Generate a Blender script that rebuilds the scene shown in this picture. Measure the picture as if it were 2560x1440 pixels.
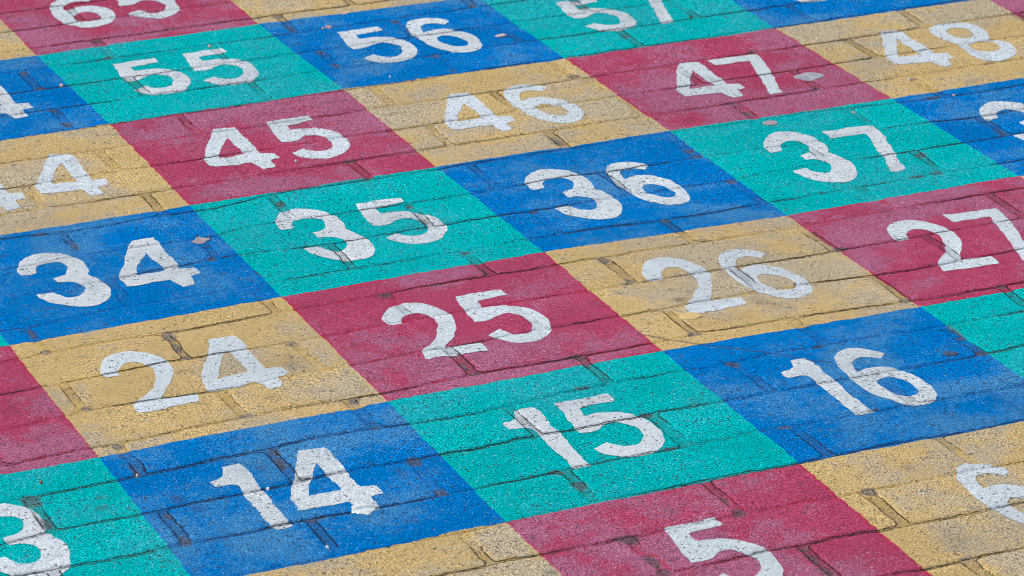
import bpy, math, random
import numpy as np
from mathutils import Matrix, Vector

random.seed(7)
for o in list(bpy.data.objects):
    bpy.data.objects.remove(o)
S = bpy.context.scene
C = S.collection

# ------------------------------------------------------------------ camera
UNIT = 0.4                                   # one painted square is 0.4 m
cam = bpy.data.cameras.new('camera')
cam_o = bpy.data.objects.new('camera', cam)
C.objects.link(cam_o)
S.camera = cam_o
cam_o.matrix_world = Matrix.Translation((0.40565175, -3.29895725, 1.93460824)) @ Matrix((
    (0.9167654548932751, 0.15587036817449956, -0.36775743233750136),
    (-0.39935652466473837, 0.34052518333893245, -0.8512091198522775),
    (-0.007447611833883675, 0.92722544606861, 0.37442957313871345))).to_4x4()
cam.sensor_width = 36.0
cam.lens = 9117.0 / 2560.0 * 36.0
cam.clip_start = 0.05
cam.clip_end = 500.0
cam.dof.use_dof = True
cam.dof.focus_distance = 5.02
cam.dof.aperture_fstop = 11.0
cam.dof.aperture_blades = 7

# ------------------------------------------------------------------ light
SUN_EL, SUN_AZ = math.radians(48), math.radians(-35)     # azimuth from +Y towards +X
world = bpy.data.worlds.new('World')
S.world = world
world.use_nodes = True
wn = world.node_tree
sky = wn.nodes.new('ShaderNodeTexSky')
sky.sky_type = 'NISHITA'
sky.sun_disc = False
sky.sun_elevation = SUN_EL
sky.sun_rotation = SUN_AZ
sky.dust_density = 4.0
bg = wn.nodes['Background']
wn.links.new(sky.outputs[0], bg.inputs[0])
bg.inputs[1].default_value = 0.10
sun = bpy.data.lights.new('sun', 'SUN')
sun.energy = 1.5
sun.angle = math.radians(12)
sun.color = (1.0, 0.95, 0.88)
sun_o = bpy.data.objects.new('sun', sun)
C.objects.link(sun_o)
d = Vector((math.sin(SUN_AZ) * math.cos(SUN_EL), math.cos(SUN_AZ) * math.cos(SUN_EL), math.sin(SUN_EL)))
sun_o.rotation_euler = d.to_track_quat('Z', 'Y').to_euler()
S.view_settings.view_transform = 'Standard'
S.view_settings.look = 'None'
S.view_settings.exposure = 0.45
S.view_settings.gamma = 1.0
S.cycles.pixel_filter_type = 'BLACKMAN_HARRIS'
S.cycles.filter_width = 0.85

# ------------------------------------------------------------------ surveying the pavement
# M carries a point of the survey photograph (2560 wide) onto the ground: (column, row) of the number grid.
M = np.linalg.inv(np.array([[1043.820136735425, -301.64503141311195, -3233.4757221607333],
                            [-136.70514612907846, -294.58821593279134, 2697.0252375591017],
                            [0.04347919624068932, 0.10063668361148605, 1.0]]))


def ground(px, py):
    p = M @ np.array([px, py, 1.0])
    return np.array([p[0] / p[2], p[1] / p[2]])


TILE = {1: (0, 0), 2: (640, 0), 3: (1280, 0), 4: (1920, 0), 5: (0, 480), 6: (640, 480), 7: (1280, 480), 8: (1920, 480),
        9: (0, 960), 10: (640, 960), 11: (1280, 960), 12: (1920, 960)}


def gt(t, x, y):
    return ground(TILE[t][0] + x / 3.0, TILE[t][1] + y / 3.0)


def pts(text):
    """'5 140 600 160 590 6 10 20' -> points; a small number on its own before a pair starts a new survey tile"""
    out = []
    for seg in text.split('|'):
        a = seg.split()
        t = int(a[0])
        for i in range(1, len(a) - 1, 2):
            out.append((gt(t, float(a[i]), float(a[i + 1])), False))
    return out


# ------------------------------------------------------------------ noise helpers (numpy)
def _hash(ix, iy, seed):
    n = (ix.astype(np.int64) * 374761393 + iy.astype(np.int64) * 668265263 + seed * 974634777) & 0xFFFFFFFF
    n = ((n ^ (n >> 13)) * 1274126177) & 0xFFFFFFFF
    n = n ^ (n >> 16)
    return (n & 0xFFFFFF).astype(np.float64) / 0xFFFFFF


def vnoise(x, y, seed=0):
    ix, iy = np.floor(x), np.floor(y)
    fx, fy = x - ix, y - iy
    fx = fx * fx * (3 - 2 * fx)
    fy = fy * fy * (3 - 2 * fy)
    a, b = _hash(ix, iy, seed), _hash(ix + 1, iy, seed)
    c, e = _hash(ix, iy + 1, seed), _hash(ix + 1, iy + 1, seed)
    return (a * (1 - fx) + b * fx) * (1 - fy) + (c * (1 - fx) + e * fx) * fy


def fbm(x, y, seed=0, octv=4):
    s, amp, tot = 0.0, 1.0, 0.0
    for k in range(octv):
        s = s + amp * vnoise(x * 2 ** k, y * 2 ** k, seed + 17 * k)
        tot += amp
        amp *= 0.55
    return s / tot                                            # about 0.5 in the mean


def sstep(a, b, x):
    t = np.clip((x - a) / (b - a), 0, 1)
    return t * t * (3 - 2 * t)


# ------------------------------------------------------------------ the blocks: courses and their butt joints, as surveyed
COURSE_TXT = {
    -2: '11 1100 1430 1800 1280|12 0 1230 260 1220 500 1140 850 1100 1040 1050 1600 950 1900 880',
    -1: '11 230 1270 900 1150 1100 1100 1700 990 1900 930|12 500 850 740 800 1380 680 1900 580',
    0: '10 640 1280 1500 1120|11 600 890 1370 740 1500 710|12 450 540 1000 430 1240 400',
    1: '9 1270 1230 1400 1190 1900 1110|10 350 1010 700 960 1180 880 1430 820 1920 730|11 350 650 1140 495 1300 460 1850 350|12 0 320 240 310 780 200 1400 100 1900 10',
    2: '9 0 1210 460 1080 1060 980 1450 890 1880 810|10 280 740 700 650 1100 590 1300 540 1560 495 1900 440|11 0 400 470 345 880 250 1050 220 1460 150|12 0 60 400 0|8 1090 1310 1500 1240 1920 1150',
    3: '9 0 890 280 840 860 730 1450 600 1900 510|10 420 400 900 330 1160 300 1650 220 1910 150|7 700 1440 1280 1335 1640 1290|8 0 1200 340 1165 870 1070 1300 1010 1920 890',
    4: '9 0 615 660 480 870 455 1400 330 1770 260|10 180 190 700 110 910 80|6 1610 1370|7 400 1250 1070 1130 1240 1090 1400 1060|8 0 970 750 860 1030 820 1280 790 1900 675',
    5: '9 0 345 470 250 630 200 1040 125 1700 35|6 150 1400 380 1350 700 1300 1240 1190 1430 1160|7 280 1020 800 930 1110 885 1270 845|8 430 665 770 630 1000 595 1300 540',
    6: '9 0 75|5 430 1440 1200 1280|6 490 1085 1300 935|7 530 740 910 680 1500 590|8 190 490 570 430 1060 345',
    7: '5 0 1280 330 1215 770 1130 1190 1060 1330 1050 1900 930|6 350 870 900 775 1100 740 1350 685 1720 635|7 0 600 330 545 640 495|7 720 480 1180 410 1560 355 1920 300|8 130 275',
    8: '5 0 1030 220 1020 700 900 930 860 1700 740|6 0 700 720 570 1160 510 1400 455 1560 450|7 0 370 300 320 680 265 1130 210 1500 150 1840 95|8 0 75 200 45',
    9: '5 0 810 380 740 600 700|6 0 440 310 425 600 380|6 800 340 1280 265 1800 180|7 0 155 170 145 370 100 780 40|3 1480 1375 1690 1350|4 0 1295 440 1210 700 1180 920 1160',
    10: '5 0 590 600 480 900 430 1430 360 1660 320|6 0 240 240 210 590 170 770 130 1130 90|3 100 1380 420 1310 700 1295 1000 1240|3 1390 1180 1900 1105|4 250 1080 750 975 1000 940 1240 910 1560 880',
    11: '5 210 320 480 310 760 260 1190 175 1600 130|2 150 1440 850 1350 1370 1265|3 0 1180 420 1120 1100 1010 1250 985|4 0 890 380 830 900 780 1200 740 1600 690 1920 630',
}
PITCH, V0 = 0.2675, 1.008


def _course_table():
    tab = {}
    for k, txt in COURSE_TXT.items():
        P = []
        for seg in txt.split('|'):
            a = seg.split()
            t = int(a[0])
            a = a[1:]
            if len(a) % 2:                                   # a tile number may reappear inside a run
                a = a[:len(a) // 2 * 2]
            for i in range(0, len(a) - 1, 2):
                P.append(gt(t, float(a[i]), float(a[i + 1])))
        P = sorted([p for p in P if abs(p[1] - (V0 + PITCH * k)) < 0.07], key=lambda p: p[0])
        tab[k] = np.array(P)
    return tab


COURSE = _course_table()


def course_v(k, u):
    """v of course line k at u (arrays)"""
    base = V0 + PITCH * k + (fbm(u * 0.9 + k * 7.3, u * 0 + k * 3.1, 5, 3) - 0.5) * 0.03
    if k in COURSE and len(COURSE[k]):
        P = COURSE[k]
        off = P[:, 1] - (V0 + PITCH * k)
        tu = np.concatenate([[P[0, 0] - 1.0], P[:, 0], [P[-1, 0] + 1.0]])
        to = np.concatenate([[0.0], off, [0.0]])
        # smooth the survey a little along the course
        acc = 0
        for s, w in ((-.09, .25), (0, .5), (.09, .25)):
            acc = acc + w * np.interp(u + s, tu, to)
        base = V0 + PITCH * k + acc
    return base


JOINTS = {-4: [6.14], -3: [5.73], -2: [5.28, 6.09], -1: [4.83, 5.67, 6.50], 0: [4.45, 5.30, 6.12, 6.86], 1: [4.05, 4.89, 5.74],
          2: [3.70, 4.51, 5.34, 6.18, 6.98], 3: [4.08, 4.89, 5.73, 6.53, 7.34], 4: [4.52, 5.35, 6.17, 6.98],
          5: [4.07, 4.89, 5.71, 6.56, 7.35], 6: [4.51, 5.34, 6.18, 6.98, 7.78], 7: [4.09, 4.93, 5.75, 6.55], 8: [4.49, 5.33, 6.14, 6.97, 7.75],
          9: [4.91, 5.74, 6.55, 7.40, 8.19], 10: [4.47, 5.30, 6.13, 6.97, 7.77], 11: [4.88, 5.72, 6.55, 7.38, 8.19],
          12: [4.49, 5.31, 6.15, 6.99, 7.79], 13: [4.87, 5.70, 6.55, 7.37, 8.19], 14: [4.46, 5.29, 6.12, 6.93, 7.76, 8.59],
          15: [4.85, 5.69, 6.52, 7.36], 16: [4.43, 5.25, 6.10, 6.92, 7.75], 17: [4.87, 5.70, 6.53], 18: [5.28, 6.10, 6.93], 19: [5.63]}


def joint_list(k):
    J = sorted(JOINTS.get(k, []))
    if not J:
        b = 4.49 if k % 2 == 0 else 4.90
        J = [b + 0.004 * math.sin(k * 3.3)]
    step = 0.826
    while J[0] > 1.5:
        J.insert(0, J[0] - step)
    while J[-1] < 11.5:
        J.append(J[-1] + step)
    return np.array(J)


def blocks(u, v):
    """for points (u, v): distance outside the nearest block's rounded edge (units; > 0 in the joint), block id, block-local coordinates"""
    n = len(u)
    uw = u + (fbm(u * 9, v * 9, 31, 5) - 0.5) * 0.026
    vw = v + (fbm(u * 9, v * 9, 47, 5) - 0.5) * 0.020
    k0 = np.floor((v - V0) / PITCH).astype(int)
    row = np.full(n, -99)
    lo = np.zeros(n)
    hi = np.zeros(n)
    for k in range(int(k0.min()) - 1, int(k0.max()) + 2):
        a = course_v(k, u)
        b = course_v(k + 1, u)
        m = (vw >= a) & (vw < b)
        row[m] = k
        lo[m] = a[m]
        hi[m] = b[m]
    dist = np.full(n, -0.05)
    bid = np.zeros(n)
    lx = np.zeros(n)
    ly = np.zeros(n)
    for k in np.unique(row):
        if k == -99:
            continue
        m = np.where(row == k)[0]
        J = joint_list(int(k))
        j = np.clip(np.searchsorted(J, uw[m]) - 1, 0, len(J) - 2)
        ul, uh = J[j], J[j + 1]
        rk = (j * 7 + k * 131) % 997
        h1 = _hash(rk, rk * 0 + 3, 1)
        h2 = _hash(rk, rk * 0 + 5, 1)
        cj = 0.012 + 0.008 * h1                                # half width of a butt joint
        cc = 0.0030 + 0.003 * h2                                # half width of a course joint
        hx = (uh - ul) / 2 - cj
        hy = (hi[m] - lo[m]) / 2 - cc
        x = uw[m] - (ul + uh) / 2
        y = vw[m] - (hi[m] + lo[m]) / 2
        r = 0.007 + 0.022 * _hash(rk + (x > 0) * 2, (y > 0) + 0 * rk, 9)
        qx = np.abs(x) - hx + r
        qy = np.abs(y) - hy + r
        dd = np.sqrt(np.maximum(qx, 0) ** 2 + np.maximum(qy, 0) ** 2) + np.minimum(np.maximum(qx, qy), 0) - r
        dist[m] = dd
        bid[m] = _hash(rk, rk * 0 + 11, 2)
        lx[m] = x
        ly[m] = y
    return dist, bid, lx, ly, row


CHIPS = []        # bare spots: (u, v, radius u, radius v)
for t, x, y, rx, ry in [(11, 500, 765, 60, 36), (11, 330, 665, 60, 22), (8, 1400, 1035, 30, 40), (8, 1450, 1095, 40, 14), (4, 1150, 1160, 45, 22), (4, 1265, 1290, 50, 32),
                        (4, 1120, 1325, 70, 14), (10, 150, 510, 45, 30), (10, 1190, 580, 55, 28), (10, 1390, 815, 55, 20), (9, 1390, 1180, 50, 40), (9, 1260, 990, 30, 22),
                        (9, 240, 880, 80, 40), (9, 340, 1050, 45, 40), (10, 180, 590, 40, 40), (1, 500, 930, 50, 26), (1, 180, 545, 38, 22), (1, 300, 665, 50, 16),
                        (1, 730, 310, 50, 20), (1, 810, 430, 40, 22), (1, 380, 830, 40, 20), (2, 170, 120, 40, 26), (2, 250, 215, 36, 34), (2, 480, 390, 40, 20), (2, 590, 490, 40, 26),
                        (2, 700, 1200, 50, 26), (2, 820, 1340, 40, 24), (2, 1040, 160, 36, 20), (2, 1330, 420, 60, 18), (2, 1460, 530, 40, 18), (2, 1620, 40, 30, 22), (2, 30, 300, 20, 14),
                        (3, 840, 270, 50, 16), (3, 1330, 125, 30, 14), (3, 460, 575, 60, 20), (3, 1790, 385, 50, 20), (3, 1740, 850, 50, 26), (3, 1640, 775, 50, 14), (3, 330, 1060, 50, 40),
                        (3, 1320, 1130, 55, 26), (3, 1390, 1170, 45, 18), (3, 1640, 1360, 45, 18), (4, 560, 300, 60, 14), (4, 1080, 590, 40, 16), (4, 1190, 205, 26, 9), (4, 740, 440, 50, 14), (4, 1660, 485, 50, 20),
                        (4, 350, 660, 40, 30), (4, 1720, 990, 50, 34), (4, 1240, 730, 60, 16), (7, 480, 1245, 75, 26), (7, 560, 1300, 34, 20), (7, 860, 670, 55, 26), (7, 690, 510, 50, 26),
                        (7, 150, 150, 30, 16), (7, 1150, 215, 40, 16), (7, 1370, 1070, 60, 26), (7, 1650, 1290, 50, 24), (8, 530, 430, 60, 20), (8, 1030, 815, 60, 20), (8, 1750, 705, 40, 16),
                        (8, 500, 950, 90, 22), (8, 340, 1000, 60, 14), (8, 1600, 1205, 50, 22), (8, 380, 1160, 46, 14), (5, 1270, 1080, 50, 40), (5, 1330, 1170, 30, 40), (5, 340, 1195, 40, 20), (5, 1400, 1240, 40, 16),
                        (5, 560, 400, 26, 40), (5, 1590, 500, 36, 26), (5, 240, 1060, 26, 40), (5, 300, 320, 60, 14), (5, 1050, 180, 60, 14), (6, 970, 775, 55, 22), (6, 1350, 700, 60, 16), (6, 1700, 600, 30, 36),
                        (6, 1560, 455, 45, 14), (6, 180, 90, 36, 26), (6, 1260, 220, 30, 30), (6, 1150, 110, 30, 20), (6, 250, 1140, 70, 18), (6, 1660, 1370, 60, 24), (6, 1560, 1310, 30, 30),
                        (6, 760, 1135, 22, 10), (6, 270, 1280, 60, 50), (11, 1000, 235, 60, 18), (11, 870, 1170, 110, 26), (11, 1040, 1330, 60, 40), (11, 1140, 1410, 60, 26), (11, 1700, 970, 60, 30),
                        (11, 1590, 870, 30, 30), (12, 760, 805, 60, 26), (12, 250, 1240, 50, 18), (12, 330, 1310, 36, 40), (12, 430, 1410, 60, 30), (12, 1480, 1300, 60, 16), (12, 120, 325, 60, 14),
                        (12, 780, 185, 60, 12), (9, 880, 465, 40, 26), (9, 650, 180, 40, 20), (9, 1010, 660, 34, 36), (9, 1850, 235, 60, 20), (10, 740, 130, 40, 24), (10, 900, 340, 40, 14), (10, 450, 1010, 90, 14),
                        (3, 560, 50, 50, 18), (3, 480, 10, 40, 14), (10, 360, 710, 60, 16), (1, 380, 40, 30, 14), (1, 500, 130, 26, 40), (1, 1290, 215, 60, 14), (11, 520, 20, 60, 14), (11, 1180, 480, 60, 10)]:
    c = gt(t, x, y)
    ex = gt(t, x + rx, y) - c
    CHIPS.append((c[0], c[1], abs(ex[0]) + 1e-4, max(ry / 3.0 / 325.0, 0.006)))

SCRATCH = []      # dark rubber drag marks and hairline scratches on the paint
for txt in ('7 940 1065 1040 1080 1180 1108 1380 1140 1500 1158 1900 1200|8 60 1215 250 1250 470 1280',):
    P = []
    for seg in txt.split('|'):
        a = seg.split()
        for i in range(1, len(a) - 1, 2):
            P.append(gt(int(a[0]), float(a[i]), float(a[i + 1])))
    SCRATCH.append(np.array(P))


STAINS = []       # greasy smudges and ground-in dirt: (u, v, radius u, radius v, strength)
for t, x, y, rx, ry, k in [(7, 1620, 950, 300, 44, .22), (7, 1880, 830, 60, 40, .4), (7, 1265, 808, 60, 20, .8), (8, 60, 860, 90, 30, .35), (8, 40, 840, 26, 10, .8),
                           (8, 160, 866, 22, 7, .9), (12, 1390, 1170, 160, 60, .35), (12, 1050, 625, 60, 24, .5), (12, 1400, 1215, 34, 16, .8), (12, 1325, 1140, 18, 9, .8),
                           (12, 1520, 925, 20, 12, .9), (12, 705, 900, 16, 10, .8), (12, 775, 1015, 20, 12, .8), (12, 240, 745, 36, 18, .5), (11, 1190, 960, 60, 28, .5),
                           (11, 1200, 1248, 40, 12, .8), (11, 1200, 1320, 36, 11, .8), (11, 1545, 1140, 42, 12, .8), (11, 300, 1412, 40, 16, .9), (11, 150, 1155, 16, 18, .7),
                           (6, 990, 1115, 26, 10, .8), (6, 740, 1145, 26, 16, .6), (6, 250, 1290, 170, 60, .3), (6, 1500, 860, 16, 9, .8), (7, 610, 840, 60, 20, .5), (7, 430, 880, 120, 40, .3),
                           (7, 315, 952, 18, 7, .9), (7, 1190, 735, 22, 9, .8), (7, 1325, 745, 26, 12, .5), (7, 1025, 982, 20, 12, .6), (7, 1645, 716, 16, 8, .9), (5, 795, 993, 16, 6, 1.4),
                           (5, 350, 878, 60, 6, .9), (5, 540, 745, 50, 8, 1.0), (5, 105, 1240, 0, 0, 0), (5, 30, 480, 30, 12, .6), (5, 1360, 1345, 30, 10, .7), (5, 1440, 1350, 22, 9, .8),
                           (9, 320, 395, 40, 16, .5), (9, 90, 190, 70, 40, .35), (9, 380, 165, 16, 6, 0), (9, 750, 850, 30, 12, .8), (9, 760, 930, 40, 16, .9), (9, 1330, 860, 40, 30, .8),
                           (9, 1480, 930, 50, 26, .6), (9, 1540, 150, 30, 10, .6), (10, 1180, 1022, 40, 14, .6), (10, 930, 1052, 20, 10, .7), (10, 1090, 670, 40, 40, .5), (10, 45, 625, 40, 10, .9),
                           (10, 110, 100, 60, 16, .5), (1, 100, 1240, 18, 9, 1.0), (1, 285, 1058, 16, 7, .9), (2, 205, 818, 14, 8, .9), (2, 1000, 865, 40, 16, .5), (2, 560, 770, 130, 14, .45),
                           (2, 690, 825, 90, 14, .4), (3, 1355, 905, 14, 7, 1.0), (3, 790, 655, 30, 9, .6), (3, 560, 610, 60, 30, .3), (2, 320, 325, 36, 8, .7), (2, 400, 1280, 0, 0, 0),
                           (8, 900, 145, 70, 10, .5), (4, 1650, 470, 60, 14, .4), (4, 1520, 620, 90, 20, .25), (3, 540, 70, 60, 16, .45), (11, 1380, 130, 70, 40, .3)]:
    if k:
        c = gt(t, x, y)
        ex = gt(t, x + rx, y) - c
        STAINS.append((c[0], c[1], abs(ex[0]) + 1e-4, max(ry / 3.0 / 325.0, 0.004), k))


def seg_dist(px, py, P):
    best = np.full(len(px), 1e9)
    for a, b in zip(P[:-1], P[1:]):
        e = b - a
        L2 = max(float(e @ e), 1e-12)
        t = np.clip(((px - a[0]) * e[0] + (py - a[1]) * e[1]) / L2, 0, 1)
        dd = (px - a[0] - t * e[0]) ** 2 + (py - a[1] - t * e[1]) ** 2
        best = np.minimum(best, dd)
    return np.sqrt(best)


def surface(u, v):
    """height (m) and surface attributes of the painted pavement at grid points"""
    dist, bid, lx, ly, row = blocks(u, v)
    h_joint = sstep(-0.012, 0.001, dist)
    depth = 0.0007 + 0.0013 * fbm(u * 4, v * 4, 71, 2)
    z = -depth * h_joint
    b2 = np.modf(bid * 57.31)[0] - 0.5
    b3 = np.modf(bid * 91.77)[0] - 0.5
    z += (bid - 0.5) * 0.0007 * (1 - h_joint)
    z += (b2 * lx * 0.0010 + b3 * ly * 0.0025) * (1 - h_joint)  # blocks rock a little
    z += (fbm(u * 5, v * 5, 13, 3) - 0.5) * 0.0012
    z += (fbm(u * 30, v * 30, 23, 3) - 0.5) * 0.0009
    z += (fbm(u * 85, v * 85, 29, 2) - 0.5) * 0.0006
    bare = np.zeros(len(u))
    for cu, cv, ru, rv in CHIPS:
        q = ((u - cu) / ru) ** 2 + ((v - cv) / rv) ** 2
        m = q < 5
        bare[m] = np.maximum(bare[m], np.exp(-q[m] * 0.9))
    scr = np.zeros(len(u))
    for P in SCRATCH:
        dd = seg_dist(u, v, P)
        scr = np.maximum(scr, 1 - sstep(0.001, 0.008, dd))
    for cu, cv, ru, rv, k in STAINS:
        q = ((u - cu) / ru) ** 2 + ((v - cv) / rv) ** 2
        m = q < 6
        scr[m] = np.maximum(scr[m], k * np.exp(-q[m] * 0.8) * (0.4 + 1.2 * fbm(u[m] * 50, v[m] * 50, 101, 3)))
    scr = np.clip(scr, 0, 1.2)
    # how open the crack is along the joints: long stretches open and close
    opn = fbm(u * 2.3 + 11, v * 5.1, 83, 4)
    return z, dist, bid, bare, scr, opn


# ------------------------------------------------------------------ glyphs of the stencil, outlined on the ground
GLYPH = {
    '3': ['5 133 570c 150 535 185 505 235 478 300 462 380 458 460 465 540 482 600 508 640 542 658 580 655 618c 705 637 760 665 800 695 823 735 822 775 795 815 740 845 670 860 580 862 490 855 410 840 340 815 276 775c 405 752c 430 768 490 785 550 788 600 775 630 750 635 720 610 695 560 680 500 676 430 685c 395 648c 445 634 490 618 508 590 512 563 495 545 450 533 390 530 330 538 285 555 263 580 268 610c 160 630c 140 605'],
    '4': ['5 985 368c 1145 347c 1195 390 1300 512 1350 572c 1460 563c 1502 608c 1420 628c 1462 690c 1375 712c 1275 658c 1160 680 1060 697 955 710c 900 650c 905 610 940 500 965 420',
          '5 1090 442c 1160 515 1240 590c 1130 608 1015 633c 1030 570 1058 502'],
    '5': ['6 1485 785c 1835 733c 1880 772c 1650 820c 1690 865c 1800 850|7 0 850 100 868 200 905 260 955 290 1000 290 1040 265 1080 210 1110 130 1130 40 1133|6 1900 1128 1820 1108 1745 1078c 1830 1035c 1870 1052 1950 1066|7 110 1057 145 1035 155 1000 140 965 90 935 30 918|6 1900 908 1850 913 1805 930 1780 952c 1715 970 1640 975c 1560 880'],
    '2': ['6 955 930 965 895 1000 865 1060 845 1140 833 1230 840 1310 857 1390 885 1450 920 1485 970 1490 1030 1475 1085 1450 1125 1425 1162c 1690 1130c 1735 1190c 1280 1257c 1235 1195c 1300 1140 1345 1095 1370 1040 1365 990 1335 950 1280 920 1210 905 1150 908 1105 930 1090 960 1102 992c 1020 1005c 985 990 962 960'],
    '6': ['7 1545 500 1560 470 1620 445 1700 432 1790 438 1860 450 1910 465c 1870 503c 1810 493 1740 490 1690 503 1668 530 1680 560 1700 588c 1770 562 1850 550 1920 553|8 80 570 160 592 240 630 290 670 325 715 322 760 280 785 200 800 110 795 20 775|7 1840 745 1760 710 1690 665 1620 610 1570 560 1548 525',
          '8 0 618 60 628 120 645 180 675 205 700 195 725 150 735 90 733 20 715|7 1895 700 1850 670 1835 645 1860 625'],
    '1': ['9 1660 628c 1790 598c 1845 640 1880 690|10 0 745 60 805 200 990 280 1068c 160 1092c 125 1070 60 1000 0 930|9 1840 840 1790 770 1740 757 1610 778c 1573 735c 1640 714 1678 680'],
    '7': ['4 408 988c 785 938c 850 1000 945 1150 1027 1270c 935 1288c 860 1170 735 997c 470 1033c'],
    '8': ['4 1212 215 1240 190 1300 172 1380 168 1470 172 1550 188 1610 215 1645 250 1657 280 1660 301c 1740 303 1800 322 1850 355 1863 395 1830 430 1760 452 1670 455 1590 440 1520 410 1470 375 1430 335c 1370 318 1300 290 1240 255',
          '4 1333 235 1370 215 1430 210 1490 218 1530 245 1530 275 1490 288 1430 285 1370 265',
          '4 1505 335 1560 315 1620 308 1690 318 1735 345 1735 370 1690 388 1620 385 1560 370'],
}


def outline(txt):
    P, corner = [], []
    for seg in txt.split('|'):
        a = seg.split()
        t = int(a[0])
        for i in range(1, len(a) - 1, 2):
            c = a[i + 1].endswith('c')
            P.append(gt(t, float(a[i]), float(a[i + 1].rstrip('c'))))
            corner.append(c)
    P = np.array(P)
    n = len(P)
    out = []
    for i in range(n):                                        # centripetal-ish Catmull-Rom between corners
        p1, p2 = P[i], P[(i + 1) % n]
        p0 = P[i - 1] if not corner[i] else p1 - (p2 - p1)
        p3 = P[(i + 2) % n] if not corner[(i + 1) % n] else p2 + (p2 - p1)
        ln = np.linalg.norm(p2 - p1)
        m1 = (p2 - p0) / max(np.linalg.norm(p2 - p0), 1e-9) * ln * (0.9 if not corner[i] else 1)
        m2 = (p3 - p1) / max(np.linalg.norm(p3 - p1), 1e-9) * ln * (0.9 if not corner[(i + 1) % n] else 1)
        for s in (0, .25, .5, .75):
            out.append((2 * s ** 3 - 3 * s ** 2 + 1) * p1 + (s ** 3 - 2 * s ** 2 + s) * m1 + (-2 * s ** 3 + 3 * s ** 2) * p2 + (s ** 3 - s ** 2) * m2)
    return np.array(out)


PROTO = {g: [outline(t) for t in ts] for g, ts in GLYPH.items()}
# landmarks of each glyph on its prototype (tile x y), same order in every painted instance
LMP = {'4': '5 1145 347 900 650 955 710 1502 608 1462 690 1375 712',
       '5': '6 1485 785 1835 733 1880 772 1640 975 1745 1078 2210 1020',
       '6': '7 1545 505 1910 465 1870 503 2245 735 2120 800 1700 588',
       '3': '5 160 630 268 610 276 775 823 755 655 618 430 685 580 862',
       '2': '6 955 930 1102 992 1020 1005 1280 1257 1235 1195 1735 1190 1690 1130 1425 1162 1490 1030',
       '1': '9 1660 628 1790 598 2200 1068 2080 1092 1573 735 1610 778',
       '7': '4 408 988 470 1033 785 938 1027 1270 935 1288',
       '8': '4 1212 215 1863 395 1430 335 1660 301'}
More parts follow.
